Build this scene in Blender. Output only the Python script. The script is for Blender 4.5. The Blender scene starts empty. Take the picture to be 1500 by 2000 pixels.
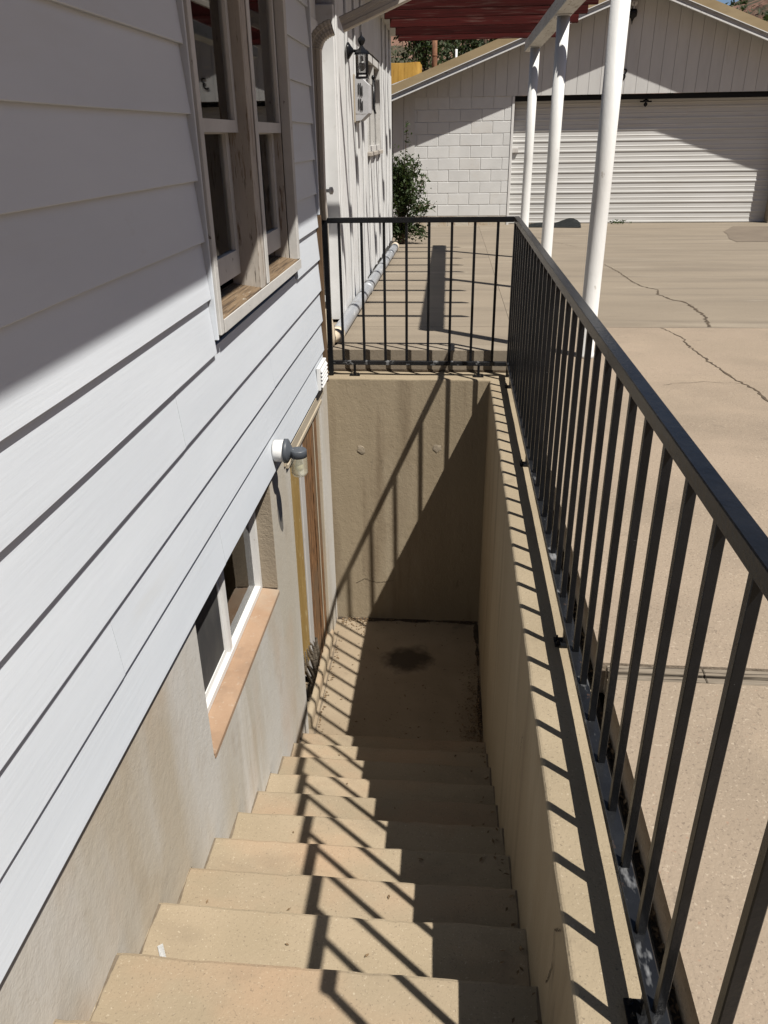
import bpy, bmesh, math, random
from mathutils import Vector, Matrix, noise as mnoise
random.seed(7)
scene = bpy.context.scene
COL = scene.collection

# ------------------------------------------------------------------ camera, sky, sun, exposure
cam_data = bpy.data.cameras.new('camera'); cam = bpy.data.objects.new('camera', cam_data); COL.objects.link(cam)
cam_data.sensor_fit = 'VERTICAL'; cam_data.sensor_height = 36.0; cam_data.sensor_width = 27.0
cam_data.lens = 1512.2 / 2000 * 36.0
cam_data.clip_start = 0.05; cam_data.clip_end = 2000
yaw, pitch, roll = 0.0905296, 0.451998, -0.0153127
fw = Vector((-math.sin(yaw)*math.cos(pitch), math.cos(yaw)*math.cos(pitch), -math.sin(pitch)))
rt = Vector((math.cos(yaw), math.sin(yaw), 0)); up = rt.cross(fw)
r2 = rt*math.cos(roll) + up*math.sin(roll); u2 = up*math.cos(roll) - rt*math.sin(roll)
mw = Matrix.Identity(4)
for i in range(3):
    mw[i][0], mw[i][1], mw[i][2] = r2[i], u2[i], -fw[i]
mw[2][3] = 1.48
cam.matrix_world = mw
scene.camera = cam

SUN = Vector((1.0, -0.82, 2.22)).normalized()          # direction towards the sun
elev = math.asin(SUN.z); azim = math.atan2(SUN.x, SUN.y)
world = bpy.data.worlds.new('World'); scene.world = world; world.use_nodes = True
wn = world.node_tree
sky = wn.nodes.new('ShaderNodeTexSky'); sky.sky_type = 'NISHITA'; sky.sun_disc = False
sky.sun_elevation = elev; sky.sun_rotation = azim; sky.altitude = 1600; sky.dust_density = 0.4; sky.air_density = 0.8
bg = wn.nodes['Background']; wn.links.new(sky.outputs[0], bg.inputs[0]); bg.inputs[1].default_value = 0.05
sd = bpy.data.lights.new('sun', 'SUN'); sd.energy = 5.0; sd.angle = math.radians(0.53); sd.color = (1.0, 0.955, 0.88)
so = bpy.data.objects.new('sun', sd); COL.objects.link(so)
so.rotation_euler = SUN.to_track_quat('Z', 'Y').to_euler(); so.location = SUN*40
vs = scene.view_settings
vs.view_transform = 'Standard'; vs.look = 'None'; vs.gamma = 1.0; vs.exposure = 0.58; vs.use_curve_mapping = False
scene.cycles.max_bounces = 6; scene.cycles.diffuse_bounces = 1; scene.cycles.glossy_bounces = 3; scene.cycles.transparent_max_bounces = 10

# ------------------------------------------------------------------ materials
def mk(name, c1, c2=None, scale=(1, 1, 1), lo=.35, hi=.65, layers=(), bumps=(), rough=.85, metallic=0.0, spec=.3, rnd=0.0, detail=4):
    m = bpy.data.materials.new(name); m.use_nodes = True
    nt = m.node_tree; N = nt.nodes; L = nt.links
    b = N['Principled BSDF']; b.inputs['Roughness'].default_value = rough; b.inputs['Metallic'].default_value = metallic
    b.inputs['Specular IOR Level'].default_value = spec
    tc = N.new('ShaderNodeTexCoord'); oi = N.new('ShaderNodeObjectInfo')
    off = N.new('ShaderNodeVectorMath'); off.operation = 'MULTIPLY_ADD'
    cmb = N.new('ShaderNodeCombineXYZ')
    for k in range(3): L.new(oi.outputs['Random'], cmb.inputs[k])
    L.new(cmb.outputs[0], off.inputs[0]); off.inputs[1].default_value = (7, 13, 5); L.new(tc.outputs['Object'], off.inputs[2])
    def nz(sc, det=detail, seed=0.0, rgh=.6):
        mp = N.new('ShaderNodeMapping'); mp.inputs['Scale'].default_value = sc; mp.inputs['Location'].default_value = (seed*3.1, seed*1.7, seed*2.3)
        L.new(off.outputs[0], mp.inputs[0])
        n = N.new('ShaderNodeTexNoise'); n.inputs['Scale'].default_value = 1.0; n.inputs['Detail'].default_value = det; n.inputs['Roughness'].default_value = rgh
        L.new(mp.outputs[0], n.inputs['Vector']); return n.outputs['Fac']
    def rng(src, a, bb, amt=1.0):
        r = N.new('ShaderNodeMapRange'); r.inputs['From Min'].default_value = a; r.inputs['From Max'].default_value = bb
        r.inputs['To Min'].default_value = 0; r.inputs['To Max'].default_value = amt; L.new(src, r.inputs['Value']); return r.outputs[0]
    def mix(fac, a, bcol):
        x = N.new('ShaderNodeMix'); x.data_type = 'RGBA'
        L.new(fac, x.inputs[0]); 
        if isinstance(a, tuple): x.inputs[6].default_value = (*a, 1)
        else: L.new(a, x.inputs[6])
        x.inputs[7].default_value = (*bcol, 1); return x.outputs[2]
    if c2 is None: c2 = c1
    col = mix(rng(nz(scale), lo, hi), tuple(c1), c2)
    for i, (c, sc, a, bb, amt) in enumerate(layers):
        col = mix(rng(nz(sc, 4, i+1.3), a, bb, amt), col, c)
    if rnd:
        h = N.new('ShaderNodeHueSaturation'); r = N.new('ShaderNodeMapRange')
        r.inputs['To Min'].default_value = 1-rnd; r.inputs['To Max'].default_value = 1+rnd; L.new(oi.outputs['Random'], r.inputs['Value'])
        L.new(r.outputs[0], h.inputs['Value']); L.new(col, h.inputs['Color']); col = h.outputs[0]
    L.new(col, b.inputs['Base Color'])
    prev = None
    for i, (sc, dist) in enumerate(bumps):
        bp = N.new('ShaderNodeBump'); bp.inputs['Strength'].default_value = 1.0; bp.inputs['Distance'].default_value = dist
        L.new(nz(sc, 3, i+9.7), bp.inputs['Height'])
        if prev: L.new(prev, bp.inputs['Normal'])
        prev = bp.outputs[0]
    if prev: L.new(prev, b.inputs['Normal'])
    return m

def glass_mat(name, tint=(.9, .95, .93), ior=1.5, rough=.02, gain=1.0):
    m = bpy.data.materials.new(name); m.use_nodes = True; nt = m.node_tree; N = nt.nodes; L = nt.links
    N.remove(N['Principled BSDF']); out = N['Material Output']
    fr = N.new('ShaderNodeFresnel'); fr.inputs[0].default_value = ior
    ml = N.new('ShaderNodeMath'); ml.operation = 'MULTIPLY'; ml.inputs[1].default_value = gain; L.new(fr.outputs[0], ml.inputs[0])
    t = N.new('ShaderNodeBsdfTransparent'); t.inputs[0].default_value = (*tint, 1)
    g = N.new('ShaderNodeBsdfGlossy'); g.inputs['Roughness'].default_value = rough
    x = N.new('ShaderNodeMixShader'); L.new(ml.outputs[0], x.inputs[0]); L.new(t.outputs[0], x.inputs[1]); L.new(g.outputs[0], x.inputs[2])
    L.new(x.outputs[0], out.inputs[0]); return m

def leaf_mat(name, c1, c2):
    m = mk(name, c1, c2, (9, 9, 9), rough=.6, spec=.3)
    nt = m.node_tree; b = nt.nodes['Principled BSDF']; out = nt.nodes['Material Output']
    tr = nt.nodes.new('ShaderNodeBsdfTranslucent'); tr.inputs[0].default_value = (c2[0]*1.2, c2[1]*1.3, c2[2]*.8, 1)
    x = nt.nodes.new('ShaderNodeMixShader'); x.inputs[0].default_value = .25
    nt.links.new(b.outputs[0], x.inputs[1]); nt.links.new(tr.outputs[0], x.inputs[2]); nt.links.new(x.outputs[0], out.inputs[0])
    return m

M = {}
M['siding'] = mk('siding_paint', (.555, .59, .635), (.60, .635, .68), (3, .7, 3), layers=[((.50, .50, .48), (2, .9, 5), .60, .80, .4), ((.48, .515, .60), (1.2, 1.1, 1.2), .64, .8, .3), ((.44, .435, .42), (5, 3, 9), .68, .8, .3)],
                 bumps=[((30, 2.2, 60), .0005), ((90, 14, 160), .0002)], rough=.55, spec=.3)
M['trim'] = mk('window_trim_paint', (.35, .315, .275), (.43, .395, .35), (6, 6, 3), layers=[((.17, .12, .082), (70, 70, 8), .57, .66, .8), ((.05, .036, .028), (110, 110, 10), .62, .68, .85)],
               bumps=[((90, 90, 9), .0015)], rough=.75)
M['sash'] = mk('sash_paint', (.46, .45, .43), (.53, .52, .50), (5, 5, 5), layers=[((.10, .085, .07), (26, 26, 26), .66, .72, .9)], bumps=[((50, 50, 50), .0008)], rough=.65)
M['sillwood'] = mk('weathered_sill_wood', (.115, .078, .046), (.18, .125, .075), (50, 3, 50), layers=[((.42, .39, .33), (90, 22, 90), .62, .69, .7), ((.045, .03, .02), (110, 4, 110), .52, .64, .85)], bumps=[((110, 5, 110), .003)], rough=.88)
M['peelpaint'] = mk('peeling_white_paint', (.56, .56, .555), (.63, .63, .625), (4, 4, 2), layers=[((.30, .275, .24), (38, 38, 5), .62, .68, .8), ((.14, .12, .10), (70, 55, 8), .66, .72, .8)], bumps=[((60, 60, 7), .002)], rough=.7)
M['found'] = mk('foundation_plaster', (.43, .395, .335), (.385, .33, .255), (.8, .9, .5), .35, .7,
                layers=[((.50, .485, .46), (1.0, 1.6, .45), .40, .60, .8), ((.43, .30, .20), (1.0, 1.3, .8), .54, .72, .45), ((.66, .65, .63), (1.6, 3.2, .32), .58, .72, .6), ((.27, .215, .16), (3, 4, 4), .60, .8, .45), ((.30, .255, .20), (45, 45, 45), .60, .70, .25)],
                bumps=[((30, 30, 30), .002), ((130, 130, 130), .001)], rough=.9)
M['stucco'] = mk('rough_stucco', (.25, .205, .15), (.31, .26, .195), (2, 2, 1.2), bumps=[((60, 60, 60), .003), ((160, 160, 160), .0015)], rough=.95)
M['peach'] = mk('peach_sill_paint', (.27, .172, .108), (.32, .215, .142), (4, 4, 4), layers=[((.40, .335, .27), (40, 40, 40), .60, .72, .5), ((.17, .12, .085), (6, 6, 6), .54, .75, .65), ((.30, .255, .20), (2, 3, 2), .52, .66, .6)], bumps=[((50, 50, 50), .0015)], rough=.88)
M['pitwall'] = mk('stairwell_plaster', (.305, .248, .170), (.255, .205, .138), (.9, .9, .55), layers=[((.15, .11, .07), (5.5, 5.5, .42), .52, .72, .65), ((.37, .315, .23), (2.4, 3.6, .7), .57, .72, .5), ((.09, .07, .05), (12, 12, 2.5), .66, .75, .55)],
                  bumps=[((30, 30, 18), .003), ((110, 110, 110), .0018)], rough=.92)
M['curb'] = mk('curb_concrete', (.285, .232, .16), (.235, .19, .128), (1.6, 1.6, 1.6), layers=[((.32, .225, .145), (1.3, .9, 2), .54, .70, .5), ((.11, .085, .06), (150, 150, 150), .60, .68, .6), ((.41, .355, .27), (120, 120, 120), .62, .70, .5), ((.14, .11, .075), (6, 6, 6), .60, .76, .5)],
               bumps=[((60, 60, 60), .002), ((190, 190, 190), .0012)], rough=.9)
M['step'] = mk('step_concrete', (.285, .228, .158), (.245, .198, .134), (2.2, 2.2, 2.2), layers=[((.32, .22, .142), (1.5, 2.4, 2), .50, .70, .7), ((.17, .135, .095), (3, 5, 5), .55, .74, .5), ((.13, .10, .07), (150, 150, 150), .60, .68, .6), ((.43, .37, .28), (130, 130, 130), .62, .70, .6), ((.13, .10, .072), (24, 24, 24), .68, .76, .5)],
               bumps=[((60, 60, 60), .0016), ((200, 200, 200), .001)], rough=.88, rnd=.10)
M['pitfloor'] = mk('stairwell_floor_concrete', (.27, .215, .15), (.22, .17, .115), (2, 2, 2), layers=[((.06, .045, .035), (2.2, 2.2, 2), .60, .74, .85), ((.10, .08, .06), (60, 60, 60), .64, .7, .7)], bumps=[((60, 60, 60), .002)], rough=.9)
M['drive'] = mk('driveway_concrete', (.222, .184, .138), (.19, .157, .118), (.5, 1.6, 1), layers=[((.148, .123, .095), (.4, 3.6, 1), .50, .68, .65), ((.275, .235, .182), (.6, 3.4, 1), .57, .72, .55), ((.12, .098, .075), (1.2, 6, 2), .61, .76, .5), ((.29, .255, .21), (1.5, 14, 2), .66, .74, .5), ((.10, .08, .062), (110, 110, 110), .60, .68, .5)],
                bumps=[((30, 30, 30), .0025), ((160, 160, 160), .001)], rough=.88, rnd=.04)
M['aggregate'] = mk('aggregate_concrete', (.275, .217, .162), (.238, .19, .14), (.8, 1.1, 1), layers=[((.185, .148, .11), (1.3, 1.9, 2), .50, .74, .6), ((.31, .245, .178), (2.4, 3, 2), .56, .74, .5), ((.12, .092, .07), (130, 130, 130), .58, .66, .6), ((.41, .345, .268), (120, 120, 120), .60, .68, .55), ((.27, .15, .10), (90, 90, 90), .66, .72, .5), ((.13, .105, .08), (9, 9, 9), .66, .76, .45)],
                    bumps=[((70, 70, 70), .0026), ((200, 200, 200), .001)], rough=.9)
M['dirt'] = mk('dark_soil', (.06, .045, .033), (.10, .075, .05), (20, 20, 20), layers=[((.30, .24, .17), (70, 70, 70), .66, .72, .6)], bumps=[((60, 60, 60), .006)], rough=1)
M['black'] = mk('black_enamel', (.0055, .006, .007), (.010, .0105, .012), (9, 9, 9), layers=[((.16, .16, .16), (60, 16, 60), .74, .77, .55)], bumps=[((45, 45, 45), .0009), ((160, 160, 160), .0004)], rough=.26, spec=.22)
M['patchyblack'] = mk('patchy_black_enamel', (.008, .0085, .010), (.014, .015, .017), (9, 9, 9), layers=[((.34, .345, .35), (22, 8, 22), .60, .70, .5), ((.10, .06, .04), (40, 20, 40), .66, .74, .6)], bumps=[((45, 45, 45), .0012)], rough=.24, spec=.4)  # black enamel with pale grey and brown patches, for the bottom rails
M['rust'] = mk('rusty_steel', (.14, .062, .035), (.20, .10, .055), (9, 9, 5), layers=[((.06, .035, .025), (20, 20, 8), .55, .7, .7)], bumps=[((50, 50, 50), .001)], rough=.85)
M['postpaint'] = mk('post_paint', (.60, .60, .585), (.66, .66, .645), (6, 6, 3), layers=[((.33, .30, .25), (28, 28, 12), .68, .73, .6)], bumps=[((120, 120, 90), .0009), ((30, 30, 12), .0012)], rough=.5, spec=.4)
M['beampaint'] = mk('beam_paint', (.44, .425, .39), (.52, .505, .47), (8, 3, 8), layers=[((.22, .175, .13), (60, 7, 60), .58, .66, .75)], bumps=[((80, 7, 80), .002)], rough=.75)
M['redwood'] = mk('red_stained_wood', (.055, .010, .009), (.036, .008, .007), (2.5, 50, 50), layers=[((.10, .066, .055), (3, 100, 60), .58, .70, .55), ((.014, .005, .005), (3, 100, 70), .56, .68, .7)], bumps=[((4, 120, 120), .0015)], rough=.9, spec=.08, rnd=.32)
M['block'] = mk('painted_block', (.545, .545, .535), (.60, .60, .59), (3, 3, 3), layers=[((.44, .385, .31), (1, 1, 1.4), .56, .8, .45)], bumps=[((60, 60, 60), .002)], rough=.75, rnd=.025)
M['blockbase'] = mk('worn_block', (.50, .455, .38), (.40, .33, .24), (3, 3, 6), layers=[((.32, .215, .135), (12, 12, 14), .58, .66, .7)], bumps=[((40, 40, 40), .004)], rough=.85)
M['mortar'] = mk('block_joint', (.50, .50, .485), (.55, .55, .535), (9, 9, 9), rough=.9)
M['gable'] = mk('gable_siding', (.49, .485, .475), (.54, .535, .52), (4, 4, 1.2), layers=[((.36, .33, .29), (14, 14, 2), .62, .74, .4)], bumps=[((70, 70, 6), .0015)], rough=.75, rnd=.02)
M['doorsteel'] = mk('roll_door_steel', (.48, .475, .455), (.53, .525, .51), (.8, 3, 6), layers=[((.38, .345, .295), (.7, 4, 12), .58, .76, .45)], rough=.45, spec=.45)
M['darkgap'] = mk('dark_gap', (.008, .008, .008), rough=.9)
M['tan'] = mk('tan_roof_metal', (.27, .205, .115), (.32, .25, .15), (1.5, 4, 4), layers=[((.17, .125, .075), (2, 9, 9), .60, .76, .5)], rough=.6)
M['fascia'] = mk('grey_fascia', (.38, .38, .39), (.44, .44, .45), (1.5, 9, 9), layers=[((.13, .115, .10), (3, 30, 30), .60, .68, .8)], rough=.75)
M['grey'] = mk('grey_plastic', (.055, .062, .072), (.065, .073, .085), (9, 9, 9), rough=.45, spec=.4)
M['white'] = mk('white_plastic', (.62, .62, .615), (.66, .66, .655), (9, 9, 9), layers=[((.45, .42, .38), (12, 12, 12), .64, .76, .4)], rough=.45, spec=.4)
M['vinyl'] = mk('white_vinyl', (.60, .59, .575), (.64, .635, .62), (5, 5, 5), layers=[((.38, .32, .25), (30, 30, 30), .66, .74, .6)], rough=.4, spec=.4)
M['gutter'] = mk('gutter_paint', (.47, .44, .385), (.53, .495, .44), (8, 8, 3), layers=[((.32, .27, .21), (30, 30, 9), .62, .72, .5)], rough=.5, spec=.4)
M['pvc'] = mk('beige_pvc', (.50, .42, .31), (.56, .48, .37), (9, 9, 9), layers=[((.25, .19, .13), (20, 20, 20), .62, .75, .5)], rough=.5)
M['galv'] = mk('grey_drain_pipe', (.25, .262, .28), (.34, .352, .37), (3, 1.2, 3), layers=[((.55, .55, .55), (20, 4, 20), .60, .68, .6), ((.14, .12, .10), (14, 5, 14), .62, .74, .6)], bumps=[((40, 9, 40), .001)], rough=.38, metallic=.2, spec=.5)
M['yellowboard'] = mk('yellowed_board', (.26, .165, .05), (.31, .205, .075), (8, 8, 2), layers=[((.46, .37, .20), (30, 30, 14), .62, .68, .8), ((.13, .08, .03), (20, 20, 3), .58, .72, .6)], bumps=[((40, 40, 12), .004)], rough=.6)
M['beigetrim'] = mk('beige_trim', (.345, .29, .215), (.40, .345, .265), (3, 3, 3), layers=[((.19, .145, .10), (20, 20, 20), .62, .74, .5)], bumps=[((60, 60, 20), .001)], rough=.8)
M['striped'] = mk('metal_strip', (.40, .38, .36), (.47, .45, .43), (9, 9, 2), layers=[((.2, .15, .1), (20, 20, 6), .62, .72, .5)], rough=.5)
M['brownwood'] = mk('raw_brown_wood', (.085, .05, .026), (.125, .078, .042), (60, 60, 3), layers=[((.035, .02, .012), (120, 120, 5), .54, .68, .8)], bumps=[((110, 110, 5), .002)], rough=.85)
M['timber'] = mk('grey_timber', (.16, .132, .10), (.205, .172, .133), (5, 60, 60), layers=[((.03, .022, .016), (5, 130, 130), .53, .62, .9)], bumps=[((5, 120, 120), .004)], rough=.9)
M['rubber'] = mk('black_rubber', (.018, .021, .022), (.03, .034, .035), (15, 15, 15), bumps=[((90, 90, 90), .003)], rough=.75)
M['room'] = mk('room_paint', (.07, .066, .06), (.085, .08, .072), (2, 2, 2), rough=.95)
M['curtain'] = mk('curtain_cloth', (.66, .66, .65), (.74, .74, .73), (9, 30, 3), rough=.95)
M['beigeroom'] = mk('basement_panel', (.20, .16, .10), (.24, .20, .135), (4, 20, 4), rough=.9)
M['green'] = mk('green_cloth', (.05, .20, .09), (.065, .25, .12), (6, 6, 6), rough=.9)
M['screen'] = mk('insect_screen', (.035, .035, .037), (.055, .054, .052), (7, 7, 4), layers=[((.09, .085, .08), (2, 5, 3), .5, .7, .5)], rough=.8)
M['yellowtarp'] = mk('yellow_tarp', (.42, .24, .045), (.50, .30, .07), (5, 5, 2), layers=[((.25, .13, .03), (14, 14, 2), .58, .72, .7)], rough=.7)
M['hill'] = mk('red_hill_soil', (.125, .066, .045), (.17, .10, .072), (.08, .08, .08), layers=[((.03, .035, .02), (.45, .45, .45), .50, .57, .85), ((.24, .155, .115), (.25, .25, .25), .60, .74, .6)], bumps=[((.5, .5, .5), .6), ((2, 2, 2), .15)], rough=1)
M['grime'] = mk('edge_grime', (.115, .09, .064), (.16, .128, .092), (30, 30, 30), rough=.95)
M['patch'] = mk('patched_concrete', (.135, .108, .082), (.165, .133, .10), (2, 2, 2), layers=[((.10, .08, .06), (60, 60, 60), .6, .68, .5)], bumps=[((70, 70, 70), .002)], rough=.92)
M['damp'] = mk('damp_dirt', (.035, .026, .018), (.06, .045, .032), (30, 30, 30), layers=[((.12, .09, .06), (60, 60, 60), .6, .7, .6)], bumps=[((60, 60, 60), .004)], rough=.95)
M['leaf'] = leaf_mat('shrub_leaf', (.022, .040, .012), (.052, .074, .024))
M['darkleaf'] = leaf_mat('tree_leaf', (.02, .034, .012), (.045, .062, .022))
M['dryleaf'] = mk('dry_leaf', (.10, .06, .03), (.20, .14, .08), (60, 60, 60), rough=.9)
M['bark'] = mk('bark', (.09, .065, .045), (.14, .10, .07), (30, 30, 6), bumps=[((40, 40, 8), .01)], rough=.95)
M['paper'] = mk('white_paper', (.75, .75, .74), rough=.8)
M['glass'] = glass_mat('window_glass', (.90, .92, .91), 1.5, .02, 1.15)
M['jar'] = mk('jar_glass', (.52, .50, .38), (.60, .57, .45), (20, 20, 60), rough=.12, spec=.8)
_b = M['jar'].node_tree.nodes['Principled BSDF']; _b.inputs['Alpha'].default_value = .45
M['lampglass'] = glass_mat('lantern_glass', (.85, .85, .85), 1.5, .1, 1.5)
M['bulb'] = mk('bulb_glass', (.55, .52, .33), rough=.4)

def wood_door():
    m = mk('stained_door_wood', (.10, .045, .022), (.15, .075, .035), (6, 6, 2), rough=.6)
    nt = m.node_tree; N = nt.nodes; L = nt.links; b = N['Principled BSDF']
    tc = N.new('ShaderNodeTexCoord'); mp = N.new('ShaderNodeMapping'); mp.inputs['Scale'].default_value = (1, 1, .16); L.new(tc.outputs['Object'], mp.inputs[0])
    w = N.new('ShaderNodeTexWave'); w.bands_direction = 'Y'; w.inputs['Scale'].default_value = 15; w.inputs['Distortion'].default_value = 9; w.inputs['Detail'].default_value = 3; w.inputs['Detail Scale'].default_value = 1.6
    L.new(mp.outputs[0], w.inputs[0])
    r = N.new('ShaderNodeValToRGB'); r.color_ramp.elements[0].color = (.018, .008, .005, 1); r.color_ramp.elements[1].color = (.30, .155, .07, 1)
    r.color_ramp.elements[1].position = .8; L.new(w.outputs['Fac'], r.inputs[0])
    n = N.new('ShaderNodeTexNoise'); n.inputs['Scale'].default_value = 2.2; n.inputs['Detail'].default_value = 5; L.new(tc.outputs['Object'], n.inputs['Vector'])
    mr = N.new('ShaderNodeMapRange'); mr.inputs['From Min'].default_value = .48; mr.inputs['From Max'].default_value = .66; L.new(n.outputs['Fac'], mr.inputs[0])
    x = N.new('ShaderNodeMix'); x.data_type = 'RGBA'; L.new(mr.outputs[0], x.inputs[0]); L.new(r.outputs[0], x.inputs[6]); x.inputs[7].default_value = (.15, .10, .06, 1)
    L.new(x.outputs[2], b.inputs['Base Color'])
    bp = N.new('ShaderNodeBump'); bp.inputs['Distance'].default_value = .002; L.new(w.outputs['Fac'], bp.inputs['Height']); L.new(bp.outputs[0], b.inputs['Normal'])
    return m
M['doorwood'] = wood_door()
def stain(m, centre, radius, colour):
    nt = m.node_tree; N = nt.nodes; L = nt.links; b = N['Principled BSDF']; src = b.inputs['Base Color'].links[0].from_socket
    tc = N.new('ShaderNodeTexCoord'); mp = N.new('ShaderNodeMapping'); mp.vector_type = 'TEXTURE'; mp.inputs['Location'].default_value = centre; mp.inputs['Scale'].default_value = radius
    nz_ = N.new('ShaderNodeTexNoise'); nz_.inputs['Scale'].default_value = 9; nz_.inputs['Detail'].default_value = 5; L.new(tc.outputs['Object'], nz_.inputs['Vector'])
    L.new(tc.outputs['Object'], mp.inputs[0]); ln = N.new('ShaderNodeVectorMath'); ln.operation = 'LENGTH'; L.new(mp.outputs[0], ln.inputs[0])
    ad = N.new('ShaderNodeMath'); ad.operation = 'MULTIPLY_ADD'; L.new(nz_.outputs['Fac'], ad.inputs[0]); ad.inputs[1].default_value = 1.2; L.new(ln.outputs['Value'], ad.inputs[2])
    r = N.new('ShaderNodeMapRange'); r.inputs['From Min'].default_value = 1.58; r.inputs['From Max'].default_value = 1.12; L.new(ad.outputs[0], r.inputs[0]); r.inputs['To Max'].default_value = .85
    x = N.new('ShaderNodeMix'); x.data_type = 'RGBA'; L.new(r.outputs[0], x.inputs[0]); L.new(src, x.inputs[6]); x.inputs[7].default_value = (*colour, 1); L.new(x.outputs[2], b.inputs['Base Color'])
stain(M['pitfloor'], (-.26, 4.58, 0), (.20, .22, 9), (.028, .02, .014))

# ------------------------------------------------------------------ mesh helpers
def link(name, me, mat, parent=None):
    o = bpy.data.objects.new(name, me); COL.objects.link(o)
    if mat and not me.materials: me.materials.append(M[mat])
    if parent: o.parent = parent
    return o
def from_bm(name, bm, mat, parent=None, smooth=False):
    me = bpy.data.meshes.new(name); bm.normal_update(); bm.to_mesh(me); bm.free()
    if smooth:
        for p in me.polygons: p.use_smooth = True
    return link(name, me, mat, parent)
def add_box(bm, x0, x1, y0, y1, z0, z1, bevel=0.0, seg=1):
    t = bmesh.new()
    vs_ = [t.verts.new(p) for p in ((x0,y0,z0),(x1,y0,z0),(x1,y1,z0),(x0,y1,z0),(x0,y0,z1),(x1,y0,z1),(x1,y1,z1),(x0,y1,z1))]
    for f in ((0,3,2,1),(4,5,6,7),(0,1,5,4),(1,2,6,5),(2,3,7,6),(3,0,4,7)): t.faces.new([vs_[i] for i in f])
    if bevel: bmesh.ops.bevel(t, geom=list(t.edges), offset=bevel, segments=seg, affect='EDGES', profile=.5)
    me = bpy.data.meshes.new('tmp'); t.to_mesh(me); t.free(); bm.from_mesh(me); bpy.data.meshes.remove(me)
def box(name, x0, x1, y0, y1, z0, z1, mat, parent=None, bevel=0.0, seg=1):
    bm = bmesh.new(); add_box(bm, x0, x1, y0, y1, z0, z1, bevel, seg); return from_bm(name, bm, mat, parent)
def boxes(name, lst, mat, parent=None, bevel=0.0):
    bm = bmesh.new()
    for b in lst: add_box(bm, *b, bevel)
    return from_bm(name, bm, mat, parent)
def add_lathe(bm, prof, n=24, origin=(0, 0, 0), axis='z'):
    rings = []
    o = Vector(origin)
    for r, h in prof:
        ring = []
        for k in range(n):
            a = 2*math.pi*k/n; c, s = math.cos(a)*r, math.sin(a)*r
            p = Vector((c, s, h)) if axis == 'z' else (Vector((h, c, s)) if axis == 'x' else Vector((c, h, s)))
            ring.append(bm.verts.new(o+p))
        rings.append(ring)
    for i in range(len(rings)-1):
        for k in range(n):
            bm.faces.new((rings[i][k], rings[i][(k+1) % n], rings[i+1][(k+1) % n], rings[i+1][k]))
    bm.faces.new(rings[0][::-1]); bm.faces.new(rings[-1])
def lathe(name, prof, mat, parent=None, n=24, origin=(0, 0, 0), axis='z', smooth=True):
    bm = bmesh.new(); add_lathe(bm, prof, n, origin, axis); bmesh.ops.recalc_face_normals(bm, faces=bm.faces)
    o = from_bm(name, bm, mat, parent, smooth)
    return o
def add_tube(bm, path, sec):
    """sweep a closed section (list of (u,v)) along a path; a scalar sec makes a round tube"""
    if not isinstance(sec, list): sec = [(math.cos(2*math.pi*k/12)*sec, math.sin(2*math.pi*k/12)*sec) for k in range(12)]
    P = [Vector(p) for p in path]; rings = []
    for i, p in enumerate(P):
        d = (P[min(i+1, len(P)-1)]-P[max(i-1, 0)]).normalized()
        ref = Vector((0, 1, 0)) if abs(d.y) < .9 else Vector((1, 0, 0))
        a = d.cross(ref).normalized(); b = a.cross(d).normalized()
        rings.append([bm.verts.new(p+a*u+b*v) for u, v in sec])
    n = len(sec)
    for i in range(len(rings)-1):
        for k in range(n): bm.faces.new((rings[i][k], rings[i][(k+1) % n], rings[i+1][(k+1) % n], rings[i+1][k]))
    bm.faces.new(rings[0][::-1]); bm.faces.new(rings[-1])
    bmesh.ops.recalc_face_normals(bm, faces=bm.faces)
def tube(name, path, sec, mat, parent=None, smooth=True):
    bm = bmesh.new(); add_tube(bm, path, sec); return from_bm(name, bm, mat, parent, smooth)
def prism_xz(name, pts, y0, y1, mat, parent=None):
    bm = bmesh.new(); a = [bm.verts.new((x, y0, z)) for x, z in pts]; b = [bm.verts.new((x, y1, z)) for x, z in pts]; n = len(pts)
    bm.faces.new(a); bm.faces.new(b[::-1])
    for k in range(n): bm.faces.new((a[k], b[k], b[(k+1) % n], a[(k+1) % n]))
    bmesh.ops.recalc_face_normals(bm, faces=bm.faces); return from_bm(name, bm, mat, parent)
def prism_yz(name, pts, x0, x1, mat, parent=None):
    bm = bmesh.new(); a = [bm.verts.new((x0, y, z)) for y, z in pts]; b = [bm.verts.new((x1, y, z)) for y, z in pts]; n = len(pts)
    bm.faces.new(a); bm.faces.new(b[::-1])
    for k in range(n): bm.faces.new((a[k], b[k], b[(k+1) % n], a[(k+1) % n]))
    bmesh.ops.recalc_face_normals(bm, faces=bm.faces); return from_bm(name, bm, mat, parent)
def empty(name, loc=(0, 0, 0)):
    o = bpy.data.objects.new(name, None); COL.objects.link(o); o.empty_display_size = .1
    return o
def tag(o, label, cat, group=None):
    o['label'] = label; o['category'] = cat
    if group: o['group'] = group
    return o
def structure(o): o['kind'] = 'structure'; return o
def leaves(bm, pts, size, flat=.5):
    for p in pts:
        n = Vector((random.gauss(0, 1), random.gauss(0, 1), random.gauss(0, 1)+flat)).normalized()
        t = n.orthogonal().normalized(); t.rotate(Matrix.Rotation(random.uniform(0, 6.28), 3, n)); b = n.cross(t)
        s = size*random.uniform(.6, 1.3); p = Vector(p)
        q = [p-t*s*.55, p+b*s*.24+n*s*.06, p+t*s*.55, p-b*s*.24+n*s*.06]
        bm.faces.new([bm.verts.new(v) for v in q])

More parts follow.
